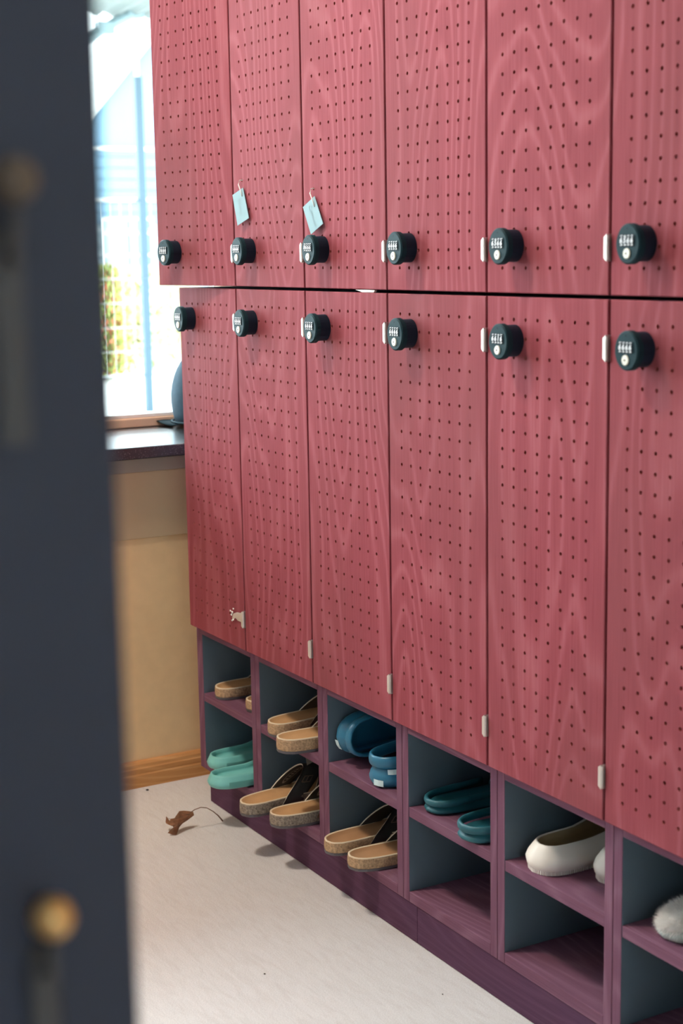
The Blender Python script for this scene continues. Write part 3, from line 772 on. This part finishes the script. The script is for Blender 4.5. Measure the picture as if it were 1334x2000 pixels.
# sixth cubby: the fluffy slipper
t = thing('fluffy_slipper', 'white fluffy slipper with mint sole in the sixth upper cubby', 'slipper', (1.593, .040, SH))
ft = Foot(.25, 1.2, .006)
bm = B(); ft.shell(bm, [(-.006, 0), (.000, .003), (.002, .009), (.000, .015), (-.004, .017)]); obj('sole', bm, M['mint'], t, smooth=True)
bm = B(); hs = []
ctr = Vector((.001, .070, .024)); rad = Vector((.040, .070, .025))
for i in range(1, 10):
    th = math.pi*.5*i/9.0
    hs.append([ctr+Vector((rad.x*math.sin(th)*math.cos(2*math.pi*k/24), rad.y*math.sin(th)*math.sin(2*math.pi*k/24), rad.z*math.cos(th)-.006)) for k in range(24)])
rings(bm, hs, cap0=True, cap1=True); obj('lining', bm, M['fur'], t, smooth=True)
bm = B(); rnd = random.Random(3)
for k in range(6500):
    th = math.acos(rnd.uniform(-.15, 1)); ph = rnd.uniform(0, 2*math.pi)
    n_ = Vector((math.sin(th)*math.cos(ph), math.sin(th)*math.sin(ph), math.cos(th)))
    p = ctr+Vector((n_.x*rad.x, n_.y*rad.y, n_.z*rad.z-.006))*.97
    d = (n_+Vector((rnd.uniform(-.5, .5), rnd.uniform(-.5, .5), rnd.uniform(-.6, .35)))).normalized()*rnd.uniform(.007, .017)
    s_ = d.cross(Vector((rnd.uniform(-1, 1), rnd.uniform(-1, 1), rnd.uniform(-1, 1)))).normalized()*.0006
    bm.faces.new([bm.verts.new(p-s_), bm.verts.new(p+s_), bm.verts.new(p+d)])
o = obj('fur', bm, M['fur'], t); o['kind'] = 'stuff'

# ------------------------------------------------------------------ leaf and crumbs on the floor
t = thing('dry_leaf', 'curled dry maple leaf with long stalk lying on the floor', 'leaf', (.205, -.136, 0))
U_, F_ = Vector((.496, .868, 0)), Vector((-.868, .496, 0))
outline = [(-150, 30), (-80, 52), (-32, 84), (-66, 150), (-118, 178), (-196, 190), (-206, 232), (-196, 330), (-166, 270), (-134, 262), (-114, 318), (-48, 326), (30, 398), (100, 390), (205, 372), (262, 360), (278, 318), (232, 290), (160, 230), (92, 168), (44, 98), (2, 6), (-68, 18)]
def LP(u, v, k):
    """leaf blade: leans back at about 48 degrees and cups round its middle"""
    curl = .010*math.sin(u/90.0)+.012*((u-40)/200.0)**2-.014*k
    v_ = v*.000137
    return U_*u*.000129+F_*(v_*.67+curl)+Vector((0, 0, max(.0006, v_*.74+.004*math.sin(v/60.0))))
bm = B(); cu_, cv_ = 20.0, 240.0; n = len(outline); gr = []
for f in (1.0, .72, .42):
    gr.append([bm.verts.new(LP(cu_+(u-cu_)*f, cv_+(v-cv_)*f, 1-f)) for u, v in outline])
c0 = bm.verts.new(LP(cu_, cv_, 1))
for a, b in zip(gr, gr[1:]):
    for k in range(n): bm.faces.new((a[k], a[(k+1) % n], b[(k+1) % n], b[k]))
for k in range(n): bm.faces.new((gr[-1][k], gr[-1][(k+1) % n], c0))
bmesh.ops.solidify(bm, geom=bm.faces[:], thickness=.0005)
obj('leaf_blade', bm, M['leaf'], t)
bm = B()
for tip in ((-196, 325), (30, 390), (-140, 34)):     # veins
    tube(bm, [LP(215+(tip[0]-215)*q/5, 350+(tip[1]-350)*q/5, 1-abs(q/5-.35))+Vector((.0012, -.0012, .001)) for q in range(6)], [.0008, .0007, .0006, .0005, .0004, .0003], 5)
obj('veins', bm, M['stem'], t)
bm = B()
tube(bm, [U_*(u*.000129)+F_*f+Vector((0, 0, z)) for u, f, z in ((215, .030, .040), (300, .036, .046), (400, .044, .048), (500, .051, .044), (600, .058, .033), (680, .066, .020), (755, .072, .0045))], [.0010, .0010, .0010, .0010, .0011, .0014, .0019], 6)
obj('leaf_stalk', bm, M['stem'], t, smooth=True)
for k, (x, y, r_, lab) in enumerate(((-.101, -.076, .004, 'brown crumb on the floor near the baseboard'), (.905, -.275, .0018, 'tiny dark crumb on the open floor at the bottom of the photo'), (1.136, -.049, .0016, 'tiny dark crumb on the floor close to the right kick board'))):
    bm = B(); bmesh.ops.create_icosphere(bm, subdivisions=1, radius=r_)
    for v in bm.verts: v.co = Vector((v.co.x*random.uniform(.7, 1.3), v.co.y*random.uniform(.7, 1.3), (v.co.z*.6)*random.uniform(.8, 1)))
    zmin = min(v.co.z for v in bm.verts)
    for v in bm.verts: v.co.z -= zmin
    tag(obj('crumb', bm, M['dirt'], None, (x, y, 0)), lab, 'crumb', 'crumbs on the floor')

# ------------------------------------------------------------------ cap on the window sill
t = thing('cap', 'blue cotton peaked cap lying on the window sill behind the lockers', 'cap', (-.395, .252, .828), (0, 0, math.radians(205)))
bm = B(); hs = []
for i in range(0, 12):
    th = math.pi/2*(i/11.0)
    row = []
    for k in range(36):
        a = 2*math.pi*k/36; seam = 1-.012*(1 if k % 6 == 0 else 0)
        q = max(.04, math.cos(th)**.62)*(.84+.16*math.sin(min(1, math.sin(th)/.55)*math.pi/2))*seam
        row.append(Vector((.108*math.cos(a)*q, .094*math.sin(a)*q, .012+.180*math.sin(th))))
    hs.append(row)
rings(bm, hs, cap0=True); obj('crown', bm, M['denim'], t, smooth=True)
bm = B(); bmesh.ops.create_icosphere(bm, subdivisions=2, radius=.007, matrix=Matrix.Translation((0, 0, .193))); obj('button', bm, M['denim_d'], t)
bm = B(); G = []
for i in range(7):
    row = []
    for k in range(17):
        a = -math.pi*.42+math.pi*.84*k/16; f = i/6
        x = .098*math.cos(a)+.075*f*math.cos(a)**.6; y = .086*math.sin(a)*(1-.05*f)
        z = .0125+.012*f-.020*(abs(y)/.08)**2*f
        row.append(bm.verts.new((x, y, max(.0035, z))))
    G.append(row)
for i in range(6):
    for k in range(16): bm.faces.new((G[i][k], G[i+1][k], G[i+1][k+1], G[i][k+1]))
bmesh.ops.solidify(bm, geom=bm.faces[:], thickness=.003); obj('brim', bm, M['denim_d'], t, smooth=True)
bm = B(); tube(bm, [(.1005*math.cos(2*math.pi*k/36), .0865*math.sin(2*math.pi*k/36), .015) for k in range(37)], .003, 6); obj('sweatband', bm, M['denim_d'], t, smooth=True)

# ------------------------------------------------------------------ dark cabinet in the near foreground, left
t = thing('tall_cabinet', 'dark blurred tall cabinet with brass tipped hooks in the left foreground', 'cabinet', (2.66, -1.2040, 0))
bm = B(); box(bm, -.42, 0, -.80, 0, .0005, 2.3, .002, seg=2); obj('cabinet_body', bm, M['cabinet'], t)
for (y, z, kn) in ((-.042, 1.294, 'bronze'), (-.042, 1.011, 'brass')):
    bm = B(); box(bm, .0005, .005, y-.006, y+.006, z-.098, z-.018, .001)
    hk = obj('hook_plate', bm, M['greybar'], t)
    bm = B(); tube(bm, [(.004, y, z-.03), (.012, y, z-.024), (.016, y, z-.01), (.016, y, z)], .003, 8); obj('hook_arm', bm, M['greybar'], hk, smooth=True)
    bm = B(); bmesh.ops.create_uvsphere(bm, u_segments=16, v_segments=10, radius=.0085, matrix=Matrix.Translation((.018, y, z))); obj('knob', bm, M[kn], hk, smooth=True)

# ------------------------------------------------------------------ outdoors
bm = B(); box(bm, -40, -.57, -25, 40, -.12, -.04); struct('ground', bm, M['ground'])
XF = -8.9
t = thing('wire_fence', 'pale wire mesh fence with blue steel posts outside the window', 'fence', (XF, 3.65, -.04))
for y, h in ((0, 2.73), (-3, 1.76), (3, 1.76), (-6, 1.76), (6, 1.76)):
    bm = B(); box(bm, -.030, .030, y-.031, y+.031, 0, h, .003); obj('post', bm, M['post'], t)
for z in (.31, 1.745):
    bm = B(); box(bm, -.060, -.032, -6, 6, z-.010, z+.012, .002); obj('rail', bm, M['wire'], t)
bm = B()
for k in range(1, 7): box(bm, -.040, -.034, -6, 6, .31+.2*k-.003, .31+.2*k+.003)
for k in range(-66, 67):
    if k: box(bm, -.038, -.035, k*.09-.0014, k*.09+.0014, .30, 1.745)
o = obj('wire_mesh', bm, M['wire'], t); o['kind'] = 'stuff'
# canopy above the yard
t = thing('canopy', 'milky corrugated canopy on a steel bar above the yard', 'canopy', (-9.4, 3.885, -.04))
sl = .535
bm = B(); tube(bm, [(0, y, 3.33+sl*y) for y in (-2.6, -.45, .08, 1.6)], .045, 8); obj('bar', bm, M['canopybar'], t)
bm = B(); tube(bm, [(-.07, 0, 0), (-.07, 0, 3.33)], .022, 8); obj('pole', bm, M['trimwhite'], t)
bm = B(); n = 150; G = [[bm.verts.new((x, -3.0+5.0*k/n, 3.30+.02*math.cos(k*1.3)+.075*x)) for k in range(n+1)] for x in (-.1, 1.0, 2.2)]
for a, b in zip(G, G[1:]):
    for k in range(n): bm.faces.new((a[k], a[k+1], b[k+1], b[k]))
bmesh.ops.solidify(bm, geom=bm.faces[:], thickness=.004); obj('roof_sheet', bm, M['canopyroof'], t)
for y in (-.30, -.03):
    bm = B(); box(bm, -.06, .05, y-.075, y+.075, 3.33+sl*y-.05, 3.33+sl*y+.05, .006); obj('bracket', bm, M['canopybar'], t)
# house
XB = -17
t = thing('house', 'pale blue boarded gable house with grey panes beyond the fence', 'house', (XB, 9, -.04))
bm = B()
gab = [(-3.4, 0), (3.4, 0), (3.4, 2.3), (0, 6.1), (-3.4, 2.3)]
rings(bm, [[(0, y, z) for y, z in gab], [(-6, y, z) for y, z in gab]]); bmesh.ops.recalc_face_normals(bm, faces=bm.faces[:]); obj('house_wall', bm, M['siding'], t)
for s_ in (1, -1):
    bm = B(); P = [(.12, s_*3.65, 2.02), (.12, 0, 6.12), (.12, 0, 6.22), (.12, s_*3.65, 2.12)]
    rings(bm, [P, [(-6.2, y, z) for x, y, z in P]]); bmesh.ops.recalc_face_normals(bm, faces=bm.faces[:]); obj('roof_slope', bm, M['trimwhite'], t)
for z in (2.72, 2.04):
    bm = B(); box(bm, .002, .04, -3.3 if z < 2.5 else -3.0, 3.3 if z < 2.5 else 3.0, z-.022, z+.022, .003); obj('trim_band', bm, M['trimwhite'], t)
for k in range(18):
    z = .14+.15*k+.0
    bm = B(); box(bm, .001, .014, -3.38, 3.38, z-.068, z+.068, .004) if z < 2.25 else box(bm, .001, .014, -3.38+(z-2.25)*.92, 3.38-(z-2.25)*.92, z-.068, z+.068, .004)
    obj('board', bm, M['siding2'] if z < 1.75 else M['siding'], t)
for (a, b) in ((-2.23, -2.12), (-2.08, -1.99), (-1.92, -1.85), (-2.57, -2.32)):
    bm = B(); box(bm, .015, .05, a-.03, b+.03, .95, 1.80, .004); f_ = obj('window_frame', bm, M['trimwhite'], t)
    for z0, z1 in ((.98, 1.28), (1.31, 1.58), (1.61, 1.77)):
        bm = B(); box(bm, .051, .056, a, b, z0, z1); obj('pane', bm, M['housepane'] if a > -2.4 else M['siding2'], f_)
# shrubs
def shrub(label, x, y, rx, ry, h, n, mats, seed):
    t = thing('shrub', label, 'shrub', (x, y, -.04), group='shrubs behind the fence')
    rnd = random.Random(seed)
    bm = B()
    for k in range(n):
        a = rnd.uniform(0, 2*math.pi); r_ = math.sqrt(rnd.random()); z = h*rnd.random()
        k_ = (1-.35*(z/h)**2)
        p = Vector((rx*r_*math.cos(a)*k_, ry*r_*math.sin(a)*k_, .02+z))
        d = Vector((rnd.uniform(-1, 1), rnd.uniform(-1, 1), rnd.uniform(-.3, 1))).normalized()*rnd.uniform(.05, .10)
        s_ = d.cross(Vector((rnd.uniform(-1, 1), rnd.uniform(-1, 1), .2))).normalized()*.022
        f = bm.faces.new([bm.verts.new(q) for q in (p, p+d*.5+s_, p+d, p+d*.5-s_)]); f.material_index = 0 if len(mats) == 1 or rnd.random() < .72 else 1
    o = obj('foliage', bm, mats, t); o['kind'] = 'stuff'
    bm = B()
    for k in range(5):
        a = k*1.26; tube(bm, [(0, 0, 0), (rx*.3*math.cos(a), ry*.3*math.sin(a), h*.4), (rx*.5*math.cos(a), ry*.5*math.sin(a), h*.8)], [.02, .014, .006], 5)
    obj('stems', bm, M['stem'], t)
shrub('yellow green shrub with orange blossoms behind the left of the fence', -12.5, 4.62, .35, .30, 1.16, 2600, [M['bush'], M['flower']], 1)
shrub('straw coloured shrub just left of the blue fence post', -13.5, 5.42, .4, .42, 1.13, 2600, [M['bush2'], M['bush']], 2)
shrub('straw coloured shrub right of the blue fence post', -14.7, 6.45, .5, .42, 1.0, 2200, [M['bush2'], M['bushg']], 3)
shrub('low fresh green shrub behind the cap', -14.6, 7.5, .4, .5, .42, 1600, [M['bushg'], M['bush']], 4)
shrub('green shrub at the far left hidden by the dark cabinet', -12.3, 3.9, .4, .4, 1.2, 1800, [M['bush'], M['bushg']], 5)
